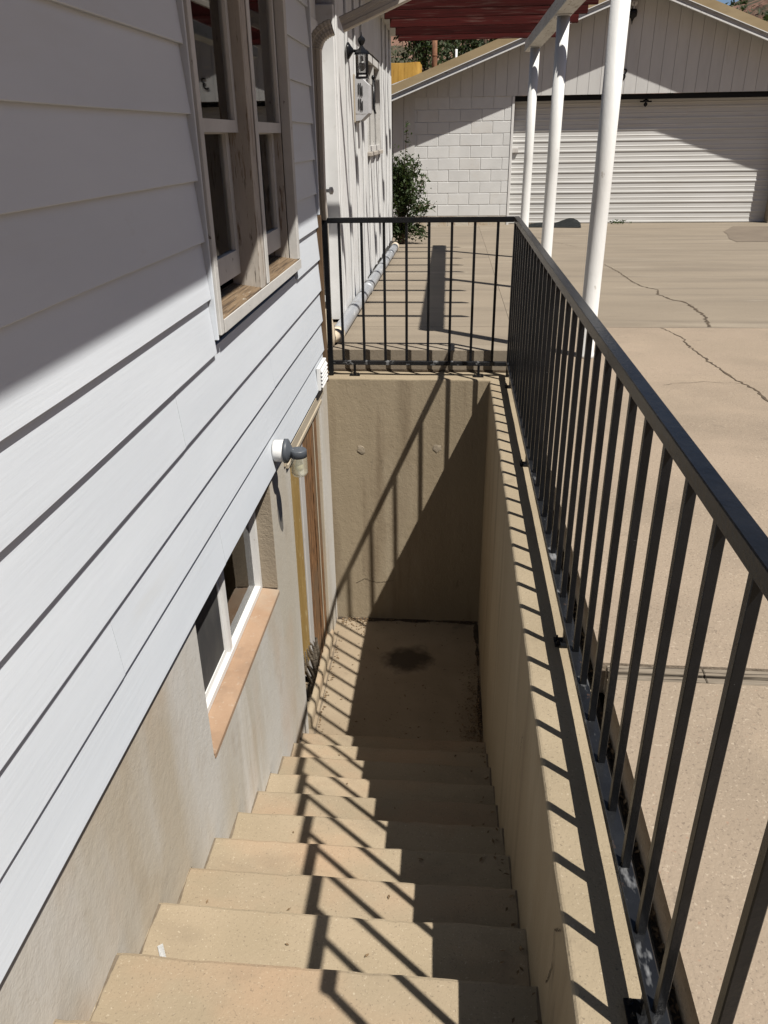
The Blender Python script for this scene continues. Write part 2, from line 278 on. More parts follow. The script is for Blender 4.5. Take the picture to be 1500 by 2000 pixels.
# ------------------------------------------------------------------ ground, driveway, hill
def gz(x, y):
    if y <= 5.3: return .06+.017*y
    z = .15-.02*(y-5.3)
    if y > 12: z -= .035*max(0, min(1, (1.2-x)/2))*min(1, (y-12)/3)
    return z
def slab(name, x0, x1, y0, y1, mat, parent, nx=12, ny=10, thick=.11):
    bm = bmesh.new(); G = [[bm.verts.new((x0+(x1-x0)*i/nx, y0+(y1-y0)*j/ny, gz(x0+(x1-x0)*i/nx, y0+(y1-y0)*j/ny))) for i in range(nx+1)] for j in range(ny+1)]
    for j in range(ny):
        for i in range(nx): bm.faces.new((G[j][i], G[j][i+1], G[j+1][i+1], G[j+1][i]))
    rim = [G[0][i] for i in range(nx+1)]+[G[j][nx] for j in range(1, ny+1)]+[G[ny][i] for i in range(nx-1, -1, -1)]+[G[j][0] for j in range(ny-1, 0, -1)]
    low = [bm.verts.new(v.co-Vector((0, 0, thick))) for v in rim]
    for k in range(len(rim)):
        k2 = (k+1) % len(rim); bm.faces.new((rim[k2], rim[k], low[k], low[k2]))
    top_edges = [e for e in bm.edges if e.verts[0] in rim and e.verts[1] in rim and len(e.link_faces) == 2 and abs(e.link_faces[0].normal.z-e.link_faces[1].normal.z) > -1]
    return from_bm(name, bm, mat, parent)
drive = empty('driveway'); structure(drive)
slab('slab', .462, 14, -6, 1.806, 'aggregate', drive)
slab('slab', .462, 14, 1.882, 6.088, 'aggregate', drive)
slab('slab', .462, 14, 6.096, 11.25, 'drive', drive)
slab('slab', .462, 14, 11.256, 15.86, 'drive', drive, 24, 16)
slab('slab', -.98, .459, 5.285, 6.088, 'drive', drive, thick=.25)
slab('slab', -.98, .459, 6.096, 11.25, 'drive', drive)
slab('slab', -2.6, .459, 11.256, 15.86, 'drive', drive, 16, 16)
bm = bmesh.new()
for x0, x1 in ((.47, .738), (.740, 1.9), (1.907, 4.5), (4.507, 13.9)):
    add_box(bm, x0, x1, 1.815, 1.836, .0, gz(1, 1.85)-.004, .003); add_box(bm, x0, x1, 1.845, 1.872, .0, gz(1, 1.85)+.001, .003)
from_bm('timber_strip', bm, 'timber', drive)
def crack(pts, w0, w1, z=.0025):
    P = []
    for (ax, ay), (bx, by) in zip(pts, pts[1:]):
        n = max(3, int(math.hypot(bx-ax, by-ay)/.03))
        for k in range(n): P.append((ax+(bx-ax)*k/n, ay+(by-ay)*k/n))
    P.append(pts[-1]); bm = bmesh.new(); prev = None; n = len(P)
    for i, (x, y) in enumerate(P):
        a = P[max(i-1, 0)]; b = P[min(i+1, n-1)]; d = Vector((b[0]-a[0], b[1]-a[1])).normalized(); nr = Vector((-d.y, d.x))
        w = (w0+(w1-w0)*i/n)*random.uniform(.35, 1.15)*.5; j = random.gauss(0, .006)
        L_ = (x+nr.x*(w+j), y+nr.y*(w+j)); R_ = (x-nr.x*(w-j), y-nr.y*(w-j))
        cur = (bm.verts.new((*L_, gz(*L_)+z)), bm.verts.new((*R_, gz(*R_)+z)))
        if prev: bm.faces.new((prev[0], prev[1], cur[1], cur[0]))
        prev = cur
    return from_bm('crack', bm, 'dirt', drive)
crack([(1.80, 9.83), (1.85, 9.16), (1.85, 8.4), (1.89, 8.12), (1.99, 7.9), (1.92, 7.65), (1.98, 7.35), (2.07, 7.2), (2.06, 6.85), (2.06, 6.66), (2.02, 6.4), (1.96, 6.12)], .012, .030)
crack([(1.59, 6.08), (1.63, 5.89), (1.66, 5.73), (1.63, 5.42), (1.65, 5.2), (1.66, 5.03), (1.68, 4.82), (1.70, 4.65), (1.73, 4.56), (1.75, 4.44), (1.75, 4.27), (1.9, 3.9), (2.1, 3.3)], .008, .030)
crack([(1.33, 13.4), (1.9, 13.3), (2.48, 13.35), (2.9, 13.2), (3.29, 13.06)], .012, .008)
crack([(1.3, 13.3), (1.42, 12.7), (1.62, 12.1), (1.75, 11.7)], .014, .006)
crack([(.47, 9.25), (1.0, 9.3), (1.5, 9.22), (1.85, 9.25)], .005, .007)
crack([(1.72, 4.6), (1.5, 4.62), (1.25, 4.55)], .004, .003)
bm = bmesh.new(); ring = [(4.92, 15.0), (4.45, 14.0), (4.36, 13.5), (4.17, 12.8), (4.14, 12.35), (5.2, 12.3), (6.5, 12.5), (8.0, 12.4), (8.2, 14.0), (6.0, 14.9)]
bm.faces.new([bm.verts.new((x, y, gz(x, y)+.004)) for x, y in ring]); from_bm('patch', bm, 'patch', drive)
crack([(4.92, 15.0), (4.5, 14.0), (4.35, 13.4), (4.2, 12.8), (4.14, 12.3)], .02, .012)

bm = bmesh.new()
def T(a):
    pts = [(-9, .3), (-.15, .26), (.06, .24), (.16, .14), (.245, .09), (.26, .112), (.275, .121), (.30, .134), (.34, .16), (.5, .26), (9, .3)]
    for (a0, t0), (a1, t1) in zip(pts, pts[1:]):
        if a0 <= a <= a1: return t0+(t1-t0)*(a-a0)/(a1-a0)
    return .2
def hz(x, y):
    side = 0  # unseen hills added around the yard to block low sky and deepen shade
    if x > 62: side = max(side, (x-62)*.55)
    if x < -45: side = max(side, (-45-x)*.55)
    if y < -18: side = max(side, (-18-y)*.6)
    if y < 26: return -.16+side*(.8+.4*mnoise.noise(Vector((x*.05, y*.05, 3))))
    s = min(1, (y-26)/95); s = s*s*(3-2*s); s = s*.75+.25*min(1, (y-26)/40)
    h = T(x/y)*y*s*(1 if y < 150 else max(.5, 1-(y-150)/400))
    return -.16+h+(mnoise.noise(Vector((x*.09, y*.09, 1)))*2.2+mnoise.noise(Vector((x*.3, y*.3, 4)))*.9)*min(1, (y-26)/60)
xs = [-160+8*i for i in range(15)]+[-39+2.0*i for i in range(61)]+[90+8*i for i in range(20)]
xs = sorted(set([x for x in xs]+[-9.0, .47])); ysx = sorted(set([-120, -100, -80, -65, -50, -40, -30, -18, -6.5, -5, 0, 5.28, 10, 15, 20]+[26+2.0*i for i in range(70)]+[170+10*i for i in range(12)]))
V = {}
def gv(i, j):
    if (i, j) not in V: V[i, j] = bm.verts.new((xs[i], ysx[j], hz(xs[i], ysx[j])))
    return V[i, j]
for j in range(len(ysx)-1):
    for i in range(len(xs)-1):
        if xs[i] >= -9.01 and xs[i+1] <= .48 and ysx[j] >= -6.51 and ysx[j+1] <= 5.29: continue
        bm.faces.new((gv(i, j), gv(i+1, j), gv(i+1, j+1), gv(i, j+1)))
structure(from_bm('hillside_terrain', bm, 'hill', None, True))
bm = bmesh.new()
for k in range(420):
    a = random.uniform(.235, .5); y = random.uniform(70, 165); x = a*y; z = hz(x, y); r = random.uniform(.4, 1.0)
    leaves(bm, [(x+random.gauss(0, r*.5), y+random.gauss(0, r*.5), z+abs(random.gauss(0, r*.4))) for _ in range(14)], .55)
o = from_bm('hillside_scrub', bm, 'darkleaf'); o['kind'] = 'stuff'; o['label'] = 'dark scrub dotted over the far red hillside'

# ------------------------------------------------------------------ stairwell
PX0, PX1, PY, FZ = -.845, .260, 5.10, -1.94
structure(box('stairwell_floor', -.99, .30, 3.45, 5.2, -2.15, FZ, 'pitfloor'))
NOSE = [(.484, .012), (.742, -.135), (1.0, -.283), (1.276, -.461), (1.541, -.610), (1.787, -.756), (2.035, -.892), (2.316, -1.060), (2.605, -1.239), (2.838, -1.357), (3.095, -1.489), (3.362, -1.644), (3.584, -1.767)]
stairs = tag(empty('concrete_stairs'), 'tan concrete staircase descending between house foundation and low railed wall', 'stairs')
py_ = -.3
for k, (y, z) in enumerate(NOSE):
    dz = -.004 if k % 2 else 0
    bm = bmesh.new()
    pts = [(py_-(.02 if k else 0), z), (y-.012, z), (y-.004, z-.003), (y, z-.010), (y-.004, z-.03), (y-.012, z-.22), (py_-(.02 if k else 0), z-.24)]
    n = 44; rows = []
    for i in range(n+1):
        x = PX0+(PX1+.01-PX0)*i/n
        rows.append([bm.verts.new((x, yy+(mnoise.noise(Vector((x*7, k*3.3, 0)))*.006+min(0, mnoise.noise(Vector((x*26, k*5.1, 5)))*.010+.001) if 1 <= q <= 4 else 0), zz-.006*(i/n)+mnoise.noise(Vector((x*5, k, yy*5)))*.002)) for q, (yy, zz) in enumerate(pts)])
    for i in range(n):
        for q in range(len(pts)): bm.faces.new((rows[i][q], rows[i][(q+1) % len(pts)], rows[i+1][(q+1) % len(pts)], rows[i+1][q]))
    bm.faces.new(rows[0]); bm.faces.new(rows[-1][::-1]); bmesh.ops.recalc_face_normals(bm, faces=bm.faces)
    from_bm('step', bm, 'step', stairs)
    py_ = y
box('landing', PX0, PX1, -3, -.3, -.3, .008, 'step', stairs)

def wall_mesh(name, x0, x1, y0, y1, z0, z1, mat, label, nx, ny):
    bm = bmesh.new(); add_box(bm, x0, x1, y0, y1, z0, z1)
    bmesh.ops.subdivide_edges(bm, edges=[e for e in bm.edges if abs((e.verts[0].co-e.verts[1].co).y) > .5 or abs((e.verts[0].co-e.verts[1].co).x) > .5], cuts=nx, use_grid_fill=True)
    te = [e for e in bm.edges if e.verts[0].co.z > z1-1e-4 and e.verts[1].co.z > z1-1e-4 and any(abs(f.normal.z) < .5 for f in e.link_faces)]
    bm.normal_update()
    te = [e for e in bm.edges if all(v.co.z > z1-1e-4 for v in e.verts) and any(abs(f.normal.z) < .5 for f in e.link_faces)]
    bmesh.ops.bevel(bm, geom=te, offset=.012, segments=3, affect='EDGES', profile=.5)
    for v in bm.verts:
        if v.co.z > z1-.05:
            v.co.x += mnoise.noise(v.co*9)*.005; v.co.y += mnoise.noise(v.co*9+Vector((9, 3, 1)))*.005; v.co.z += mnoise.noise(v.co*6+Vector((2, 7, 1)))*.003
    return tag(from_bm(name, bm, mat), label, 'wall')
w = wall_mesh('retaining_wall', PX1, .442, -2.5, 5.098, -2.1, -.002, 'pitwall', 'low concrete wall along the right of the stairs, under the long railing', 60, 1)
me = w.data; me.materials.append(M['curb'])
for p in me.polygons:
    if p.center.z > -.03: p.material_index = 1
w2 = wall_mesh('retaining_wall', PX0-.10, .442, 5.10, 5.284, -2.1, .0, 'pitwall', 'concrete end wall of the stairwell carrying the short railing', 16, 1)
me = w2.data; me.materials.append(M['curb'])
for p in me.polygons:
    if p.center.z > -.03: p.material_index = 1
for (x, z) in ((-.62, -.52), (-.08, -.50)):
    bm = bmesh.new(); add_lathe(bm, [(.030, 0), (.028, .003), (.012, .004)], 12, (x, 5.099, z), 'y')
    for v in bm.verts: v.co.y = 5.10-(v.co.y-5.099); v.co.x += random.uniform(-.006, .006); v.co.z += random.uniform(-.008, .008)
    bmesh.ops.recalc_face_normals(bm, faces=bm.faces); from_bm('grey_patch', bm, 'stucco', w2)
box('debris_strip', .443, .461, -2.5, 5.28, -.3, -.02, 'dirt', drive)

def ribbon(name, P, wfun, nrm, mat, parent, jit=.002):
    bm = bmesh.new(); prev = None; nrm = Vector(nrm)
    for i, p in enumerate(P):
        p = Vector(p); d = (Vector(P[min(i+1, len(P)-1)])-Vector(P[max(i-1, 0)])).normalized(); sd_ = d.cross(nrm).normalized()
        w_ = wfun(i); q = p+nrm*.0022+sd_*random.gauss(0, jit)
        cur = (bm.verts.new(q+sd_*w_), bm.verts.new(q-sd_*w_))
        if prev: bm.faces.new((prev[0], prev[1], cur[1], cur[0]))
        prev = cur
    bmesh.ops.recalc_face_normals(bm, faces=bm.faces); return from_bm(name, bm, mat, parent)
def wob(i, a, b, s_): return a+(b-a)*max(0, min(1, .5+.9*mnoise.noise(Vector((i*.11, s_*3.7, 1.5)))+.25*mnoise.noise(Vector((i*.5, s_, 8)))))
def interp(pts, step=.02):
    out = []
    for a, b in zip(pts, pts[1:]):
        a, b = Vector(a), Vector(b); n = max(2, int((b-a).length/step)); out += [a.lerp(b, k/n) for k in range(n)]
    return out+[Vector(pts[-1])]
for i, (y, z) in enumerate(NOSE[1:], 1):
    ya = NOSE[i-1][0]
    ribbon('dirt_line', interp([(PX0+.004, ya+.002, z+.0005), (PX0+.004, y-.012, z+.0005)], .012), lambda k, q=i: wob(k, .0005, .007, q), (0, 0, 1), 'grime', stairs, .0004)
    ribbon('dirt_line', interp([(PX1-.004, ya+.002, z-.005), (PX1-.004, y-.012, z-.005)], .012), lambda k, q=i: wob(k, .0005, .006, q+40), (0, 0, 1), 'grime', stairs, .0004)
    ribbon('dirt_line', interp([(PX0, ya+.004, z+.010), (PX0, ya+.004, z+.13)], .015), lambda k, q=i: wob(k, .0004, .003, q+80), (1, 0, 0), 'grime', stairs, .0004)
fl = bpy.data.objects['stairwell_floor']
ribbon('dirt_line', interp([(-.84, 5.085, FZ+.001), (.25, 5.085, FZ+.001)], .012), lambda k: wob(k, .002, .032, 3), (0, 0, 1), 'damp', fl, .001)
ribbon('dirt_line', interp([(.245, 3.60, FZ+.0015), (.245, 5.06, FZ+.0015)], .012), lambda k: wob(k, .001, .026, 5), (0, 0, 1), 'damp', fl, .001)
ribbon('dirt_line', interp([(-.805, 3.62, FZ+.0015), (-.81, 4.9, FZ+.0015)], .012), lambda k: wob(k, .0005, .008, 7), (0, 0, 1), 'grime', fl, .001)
ribbon('crack', interp([(-.69, 5.10, -1.62), (-.62, 5.10, -1.58), (-.52, 5.10, -1.61), (-.40, 5.10, -1.59)], .01), lambda k: random.uniform(.0008, .002), (0, -1, 0), 'dirt', w2)
ribbon('crack', interp([(PX1, 1.10, -.02), (PX1, 1.16, -.10), (PX1, 1.14, -.2), (PX1, 1.18, -.32)], .01), lambda k: random.uniform(.0008, .0022), (-1, 0, 0), 'dirt', w)
ribbon('crack', interp([(PX1, 1.95, -.25), (PX1, 1.97, -.34), (PX1, 1.93, -.42)], .01), lambda k: random.uniform(.0008, .0022), (-1, 0, 0), 'dirt', w)
box('joint_gap', -.84, .44, 5.2795, 5.2838, .004, .016, 'dirt', drive)

# ------------------------------------------------------------------ house with lap siding
house = tag(empty('house'), 'white lap-sided house with plastered basement wall beside the stairwell', 'house')
Y0, YC = -3.0, 4.90
WY0, WY1, WZ0, WZ1 = 2.635, 4.170, .868, 2.42
PITCH, ZB = .1870, .052
def board(y0, y1, zb, dx=0.0, dz=0.0):
    h = .205; zb = zb+dz
    bm = bmesh.new()
    prof = [(-.8165+dx, zb+.002), (-.818+dx, zb), (-.834+dx, zb), (-.845, zb+h), (-.8325+dx*.5, zb+h)]
    n = max(2, int((y1-y0)/.35)); rows = []
    for i in range(n+1):
        y = y0+(y1-y0)*i/n; wv = mnoise.noise(Vector((y*.9, zb*7, 2)))*.0035
        rows.append([bm.verts.new((x, y, z+wv)) for x, z in prof])
    for i in range(n):
        for q in range(5): bm.faces.new((rows[i][q], rows[i][(q+1) % 5], rows[i+1][(q+1) % 5], rows[i+1][q]))
    bm.faces.new(rows[0]); bm.faces.new(rows[-1][::-1]); bmesh.ops.recalc_face_normals(bm, faces=bm.faces)
    from_bm('siding_board', bm, 'siding', house)
JOINT = {0: 2.45, 1: 1.55, 2: 3.45, 3: 2.2, 4: 3.2}
for k in range(15):
    zb = ZB+PITCH*k
    spans = [(Y0, YC)]
    if k in JOINT: spans = [(Y0, JOINT[k]-.0004), (JOINT[k]+.0004, YC)]
    if zb+PITCH > WZ0+.03 and zb < WZ1: spans = [(Y0, WY0-.012), (WY1+.006, YC)]
    for i, (a, b) in enumerate(spans): board(a, b, zb, .0005*i, .003*i)
boxes('wall', [(-1.0, -.847, Y0, WY0, .02, 2.9), (-1.0, -.847, WY1, 4.93, .02, 2.9), (-1.0, -.847, WY0, WY1, .02, WZ0-.03), (-1.0, -.847, WY0, WY1, WZ1, 2.9),
               (-6, -1.0, Y0, Y0+.1, -.2, 2.9), (-6, -1.02, 4.83, 4.93, -.2, 2.9)], 'room', house)
# basement wall with window and door openings
BWY0, BWY1, BWZ0 = 2.14, 3.31, -.572
DY0, DY1, DZ1 = 3.775, 4.765, -.045
boxes('foundation_wall', [(-1.02, PX0, Y0, BWY0, -2.1, .055), (-1.02, PX0, BWY0, BWY1, -2.1, BWZ0-.025), (-.992, PX0, BWY1, DY0, -2.1, .055), (-1.02, PX0, DY1, 5.10, -2.1, .055), (-1.02, PX0, DY0, DY1, DZ1+.10, .055)], 'found', house)
box('window_reveal', -.94, PX0-.0015, BWY1-.006, BWY1+.03, BWZ0, .05, 'stucco', house)
# window casing: upper double window
win = empty('window'); win.parent = house
def wp(name, *b, mat='trim', bevel=.002): return box(name, *b, mat, win, bevel)
wp('casing', -.842, -.796, WY0, WY0+.039, WZ0-.005, WZ1, mat='sash'); wp('casing', -.842, -.797, WY1-.058, WY1-.004, WZ0+.046, WZ1, mat='sash')
wp('mullion', -.92, -.800, 3.285, 3.425, WZ0+.04, WZ1); wp('casing', -.842, -.793, WY0+.067, WY1-.06, WZ1-.09, WZ1-.001)
wp('jamb', -.955, -.846, WY0+.035, WY0+.062, WZ0+.05, WZ1, mat='brownwood'); wp('jamb', -.955, -.846, WY1-.062, WY1-.03, WZ0+.05, WZ1, mat='trim')
wp('casing', -.835, -.806, WY0-.010, WY0-.001, WZ0-.02, WZ1, mat='siding')
wp('mullion_stop', -.7995, -.794, 3.375, 3.424, WZ0+.046, WZ1-.09, mat='sash')
bm = bmesh.new(); add_box(bm, -.93, -.798, WY0+.040, WY1-.004, WZ0, WZ0+.045, .004)
for v in bm.verts:
    if v.co.z > WZ0+.02: v.co.z += (-.798-v.co.x)*.16
sill = from_bm('sill', bm, 'sillwood', win)
box('sill_face', -.797, -.793, WY0+.040, WY1-.004, WZ0-.004, WZ0+.042, 'sash', sill, .001)
for (a, b) in ((WY0+.066, 3.282), (3.428, WY1-.064)):
    s1 = boxes('sash', [(-.872, -.842, a, a+.035, 1.50, WZ1-.1), (-.872, -.842, b-.035, b, 1.50, WZ1-.1), (-.872, -.842, a+.035, b-.035, 1.50, 1.542)], 'sash', win)
    s2 = boxes('sash', [(-.916, -.882, a, a+.045, .975, 1.535), (-.916, -.882, b-.045, b, .975, 1.535), (-.916, -.882, a+.045, b-.045, .975, 1.07), (-.916, -.882, a+.045, b-.045, 1.495, 1.535)], 'sash', win)
    box('pane', -.858, -.855, a+.034, b-.034, 1.541, WZ1-.1, 'glass', s1); box('pane', -.900, -.897, a+.044, b-.044, 1.069, 1.496, 'glass', s2)
for (c0, c1, z0) in ((2.86, 3.30, 1.60), (3.36, 3.62, 1.66), (3.70, 4.12, 1.60)):
    bm = bmesh.new(); n = 44; R = []
    for i in range(n+1):
        y = c0+(c1-c0)*i/n; x = -.958+.010*math.sin(i*1.3)+.008*math.sin(i*.57); zz = z0+.035*abs(math.sin(i*.45))+.012*random.random()
        R.append((bm.verts.new((x, y, zz)), bm.verts.new((x, y, 2.40))))
    for i in range(n): bm.faces.new((R[i][0], R[i+1][0], R[i+1][1], R[i][1]))
    from_bm('curtain', bm, 'curtain', win, True)
def room(name, x0, x1, y0, y1, z0, z1, mat, parent):
    bm = bmesh.new(); v = [bm.verts.new(p) for p in ((x0,y0,z0),(x1,y0,z0),(x1,y1,z0),(x0,y1,z0),(x0,y0,z1),(x1,y0,z1),(x1,y1,z1),(x0,y1,z1))]
    for f in ((0,1,2,3),(7,6,5,4),(4,5,1,0),(6,7,3,2),(7,4,0,3)): bm.faces.new([v[i] for i in f])
    return from_bm(name, bm, mat, parent)
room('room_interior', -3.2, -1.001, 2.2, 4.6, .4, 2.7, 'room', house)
# basement slider window
bw = empty('window'); bw.parent = house
fr = boxes('frame', [(-.985, -.925, BWY0, BWY0+.035, BWZ0, .04), (-.985, -.925, BWY1-.04, BWY1-.007, BWZ0, .04), (-.985, -.925, BWY0+.035, BWY1-.04, BWZ0, BWZ0+.026), (-.965, -.93, 2.715, 2.748, BWZ0+.026, .04)], 'vinyl', bw)
sh = boxes('sash', [(-.975, -.945, BWY0+.036, BWY0+.06, BWZ0+.027, .04), (-.975, -.945, 2.69, 2.714, BWZ0+.027, .04), (-.975, -.945, BWY0+.06, 2.69, BWZ0+.027, BWZ0+.055)], 'vinyl', bw)
box('pane', -.958, -.955, 2.747, BWY1-.039, BWZ0+.025, .04, 'glass', fr); box('pane', -.962, -.959, BWY0+.059, 2.691, BWZ0+.054, .04, 'glass', sh)
box('insect_screen', -.952, -.949, BWY0+.062, 2.689, BWZ0+.056, .03, 'screen', bw)
bm = bmesh.new(); add_box(bm, -.93, PX0+.006, BWY0+.004, BWY1-.004, BWZ0-.03, BWZ0-.002, .004)
for v in bm.verts: v.co.z -= (v.co.x+.93)*.10
from_bm('sill', bm, 'peach', bw)
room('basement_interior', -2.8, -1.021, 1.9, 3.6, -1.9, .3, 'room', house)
box('window_ledge', -1.075, -1.022, 2.16, 3.52, -.66, -.60, 'beigeroom', house); box('wall_panel', -1.022, -.994, 3.325, 3.37, -.599, .2, 'beigeroom', house)
gb = box('green_curtain', -1.75, -1.024, 3.38, 3.43, -1.35, .25, 'green', None, .01); tag(gb, 'dark green cloth hanging behind the basement window', 'curtain')
# basement door
bd = empty('door'); bd.parent = house
box('door_leaf', -.93, -.868, 4.256, DY1-.012, -1.86, DZ1-.01, 'doorwood', bd, .002)
box('side_board', -.93, -.874, DY0+.005, 4.130, -1.60, DZ1-.02, 'yellowboard', bd, .006)
box('metal_strip', -.935, -.866, 4.134, 4.252, -1.78, DZ1-.02, 'striped', bd, .003)
box('stile', -.867, -.863, 4.50, 4.515, -1.85, DZ1-.02, 'doorwood', bd, .001); box('stile', -.867, -.862, 4.61, 4.624, -1.85, DZ1-.02, 'beigetrim', bd, .001)
box('jamb', -.935, PX0-.004, DY1-.011, DY1+.02, -1.90, DZ1, 'beigetrim', bd, .002)
box('head_trim', -.93, PX0+.010, DY0-.14, DY1+.14, DZ1-.004, .012, 'beigetrim', bd, .003); box('head_trim', -.95, PX0+.016, DY0-.10, DY1+.02, DZ1-.03, DZ1-.005, 'beigetrim', bd, .003)
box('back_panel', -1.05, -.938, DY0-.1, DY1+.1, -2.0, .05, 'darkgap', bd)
bm = bmesh.new()
for i in range(7):
    y = 3.95+.06*i; add_tube(bm, [(-.880, y-.06, -1.42-.02*i), (-.868+random.uniform(0, .02), y-.04, -1.56), (-.858+random.uniform(0, .02), y+random.uniform(-.04, .03), -1.70), (-.87, y+.01, -1.83)], [(.012*math.cos(a), .003*math.sin(a)) for a in (0, 1, 2, 3, 4, 5)])
from_bm('torn_board_edge', bm, 'timber', bd)
bm = bmesh.new(); add_box(bm, -.955, -.825, DY0+.03, DY1+.06, FZ-.05, FZ+.092, .028, 4)
for v in bm.verts: v.co.x += mnoise.noise(v.co*4)*.012
from_bm('threshold', bm, 'step', bd, True)
# corner boards, eave, roof
box('corner_board', -.90, -.806, YC+.002, YC+.022, 1.06, 2.9, 'siding', house, .002)
box('corner_board', -.90, -.800, YC+.002, YC+.026, .03, 1.056, 'brownwood', house, .003)
eave = box('eave', -1.2, -.14, Y0-.3, 5.28, 2.755, 2.79, 'gutter', house)
box('fascia', -.16, -.14, Y0-.3, 5.28, 2.79, 2.95, 'gutter', house)
prism_xz('roof', [(-.10, 2.94), (-.10, 2.99), (-3.6, 4.3), (-7.2, 2.99), (-7.2, 2.94), (-3.6, 4.25)], Y0-.4, 5.36, 'tan', house)
prism_xz('gable_wall', [(-6, 2.9), (-.9, 2.9), (-3.6, 4.2)], 4.84, 4.93, 'gable', house)
# gutter and downspout
gut = tag(empty('gutter_downspout'), 'cream downspout with ribbed elbow at the corner of the lap-sided house', 'downspout')
prism_xz('gutter', [(-.139, 2.85), (-.139, 2.76), (-.06, 2.745), (-.035, 2.80), (-.035, 2.85), (-.045, 2.85), (-.048, 2.80), (-.07, 2.757), (-.13, 2.77), (-.13, 2.85)], Y0-.3, 5.3, 'gutter', gut)
sec = [(.038, .02), (.033, .028), (.012, .028), (.010, .024), (-.010, .024), (-.012, .028), (-.033, .028), (-.038, .02), (-.038, -.02), (-.033, -.028), (-.012, -.028), (-.010, -.024), (.010, -.024), (.012, -.028), (.033, -.028), (.038, -.02)]
DSY = 5.06
tube('vertical_pipe', [(-.815, DSY, 1.93), (-.825, DSY, 1.2), (-.845, DSY+.17, .95), (-.868, DSY+.28, .46)], sec, 'gutter', gut, False)
tube('sloping_pipe', [(-.655, DSY, 2.045), (-.34, DSY, 2.165), (-.15, DSY, 2.24)], sec, 'gutter', gut, False)
bm = bmesh.new(); path = []
for i in range(19):
    a = math.radians(90-70*i/18)
    path.append((-.815+.16*(1-math.sin(a)), DSY, 1.925+.155*math.cos(a)*.75))
rings = [[(u*s, v*s) for u, v in sec] for s in (1.0, 1.09)]
P = [Vector(p) for p in path]; prev = None
for i, p in enumerate(P):
    d = (P[min(i+1, 18)]-P[max(i-1, 0)]).normalized(); a = d.cross(Vector((0, 1, 0))).normalized(); b = a.cross(d)
    cur = [bm.verts.new(p+a*u+b*v) for u, v in rings[i % 2]]
    if prev:
        for k in range(len(cur)): bm.faces.new((prev[k], prev[(k+1) % len(cur)], cur[(k+1) % len(cur)], cur[k]))
    prev = cur
bmesh.ops.recalc_face_normals(bm, faces=bm.faces); from_bm('elbow', bm, 'gutter', gut)
tube('upper_drop', [(-.16, DSY, 2.235), (-.10, DSY, 2.30), (-.088, DSY, 2.75)], sec, 'gutter', gut, False)
box('collar', -.90, -.83, 5.30, 5.375, .47, .52, 'white', gut, .004)

# ------------------------------------------------------------------ addition with vertical boards
wing = tag(empty('house_addition'), 'white board-and-batten addition with peeling paint, entry door and small window', 'house')
WX = -.878; WYE = 11.72
boxes('wall', [(-1.0, WX-.004, 6.30, 8.50, .02, 2.70), (-1.0, WX-.004, 8.50, 9.85, .02, 1.34), (-1.0, WX-.004, 8.50, 9.85, 2.20, 2.70), (-1.0, WX-.004, 9.85, WYE-.01, .02, 2.70), (-1.08, -1.0, 4.94, 6.30, .02, 2.70), (-6, -1.0, WYE-.10, WYE-.01, .0, 2.7)], 'room', wing)
ycur = 6.385; ws = []
while ycur < WYE-.05:
    y1 = min(ycur+.545, WYE); ws.append((ycur, y1)); ycur = y1
for (a, b) in ws:
    for (c, d) in ((a, (a+b)/2), ((a+b)/2, b)):
        segs = [(.16, 2.70)]
        if c >= 8.45 and d <= 9.95: segs = [(.16, 1.32), (2.23, 2.70)]
        for (z0, z1) in segs: box('board', -.90, WX-.001*random.random(), c+.002, d-.002, z0+random.uniform(0, .01), z1, 'peelpaint', wing, .002)
    if not (8.45 < a < 9.8): box('batten', WX+.001, WX+.019, a-.022, a+.022, .17, 2.69, 'peelpaint', wing, .003)
    else:
        box('batten', WX+.001, WX+.019, a-.022, a+.022, .17, 1.30, 'peelpaint', wing, .003)
box('door_trim', -1.0, WX+.022, 6.285, 6.385, .155, 2.69, 'peelpaint', wing, .004)
box('door_trim', -1.0, WX+.012, 6.235, 6.283, .155, 2.30, 'white', wing, .004)
box('entry_wall', -1.0, -.985, 4.94, 5.45, .15, 2.70, 'peelpaint', wing, .002)
box('entry_wall', -1.0, -.985, 5.453, 6.234, 2.205, 2.70, 'peelpaint', wing, .002)
dr = box('door', -.998, -.975, 5.46, 6.235, .17, 2.20, 'white', wing, .003)
for (z0, z1) in ((.35, .95), (1.05, 2.0)):
    for (a, b) in ((5.56, 5.82), (5.88, 6.13)): box('panel', -.976, -.968, a, b, z0, z1, 'white', dr, .006)
lathe('handle', [(.028, 0), (.028, .01), (.012, .014), (.012, .04), (.026, .048), (.026, .068), (.01, .075)], 'striped', dr, 16, (-.974, 6.16, 1.12), 'x')
aw = empty('window'); aw.parent = wing
f = boxes('frame', [(-.94, WX+.012, 8.50, 8.56, 1.34, 2.20), (-.94, WX+.012, 9.79, 9.85, 1.34, 2.20), (-.94, WX+.012, 8.56, 9.79, 2.14, 2.20), (-.94, WX+.012, 8.56, 9.79, 1.34, 1.39), (-.93, WX+.004, 9.15, 9.20, 1.39, 2.14)], 'sash', aw)
box('pane', -.915, -.912, 8.55, 9.80, 1.38, 2.15, 'glass', f)
box('sill', -.93, WX+.035, 8.46, 9.89, 1.30, 1.338, 'trim', aw, .003)
room('room_interior', -3, -1.001, 8, 10.4, .5, 2.6, 'room', wing)
box('eave', -1.5, -.665, 5.30, WYE+.2, 2.665, 2.70, 'gutter', wing); box('fascia', -.685, -.665, 5.30, WYE+.2, 2.70, 2.86, 'beampaint', wing)
prism_xz('roof', [(-.63, 2.86), (-.63, 2.91), (-3.6, 3.9), (-7, 2.91), (-7, 2.86), (-3.6, 3.85)], 5.37, WYE+.25, 'tan', wing)
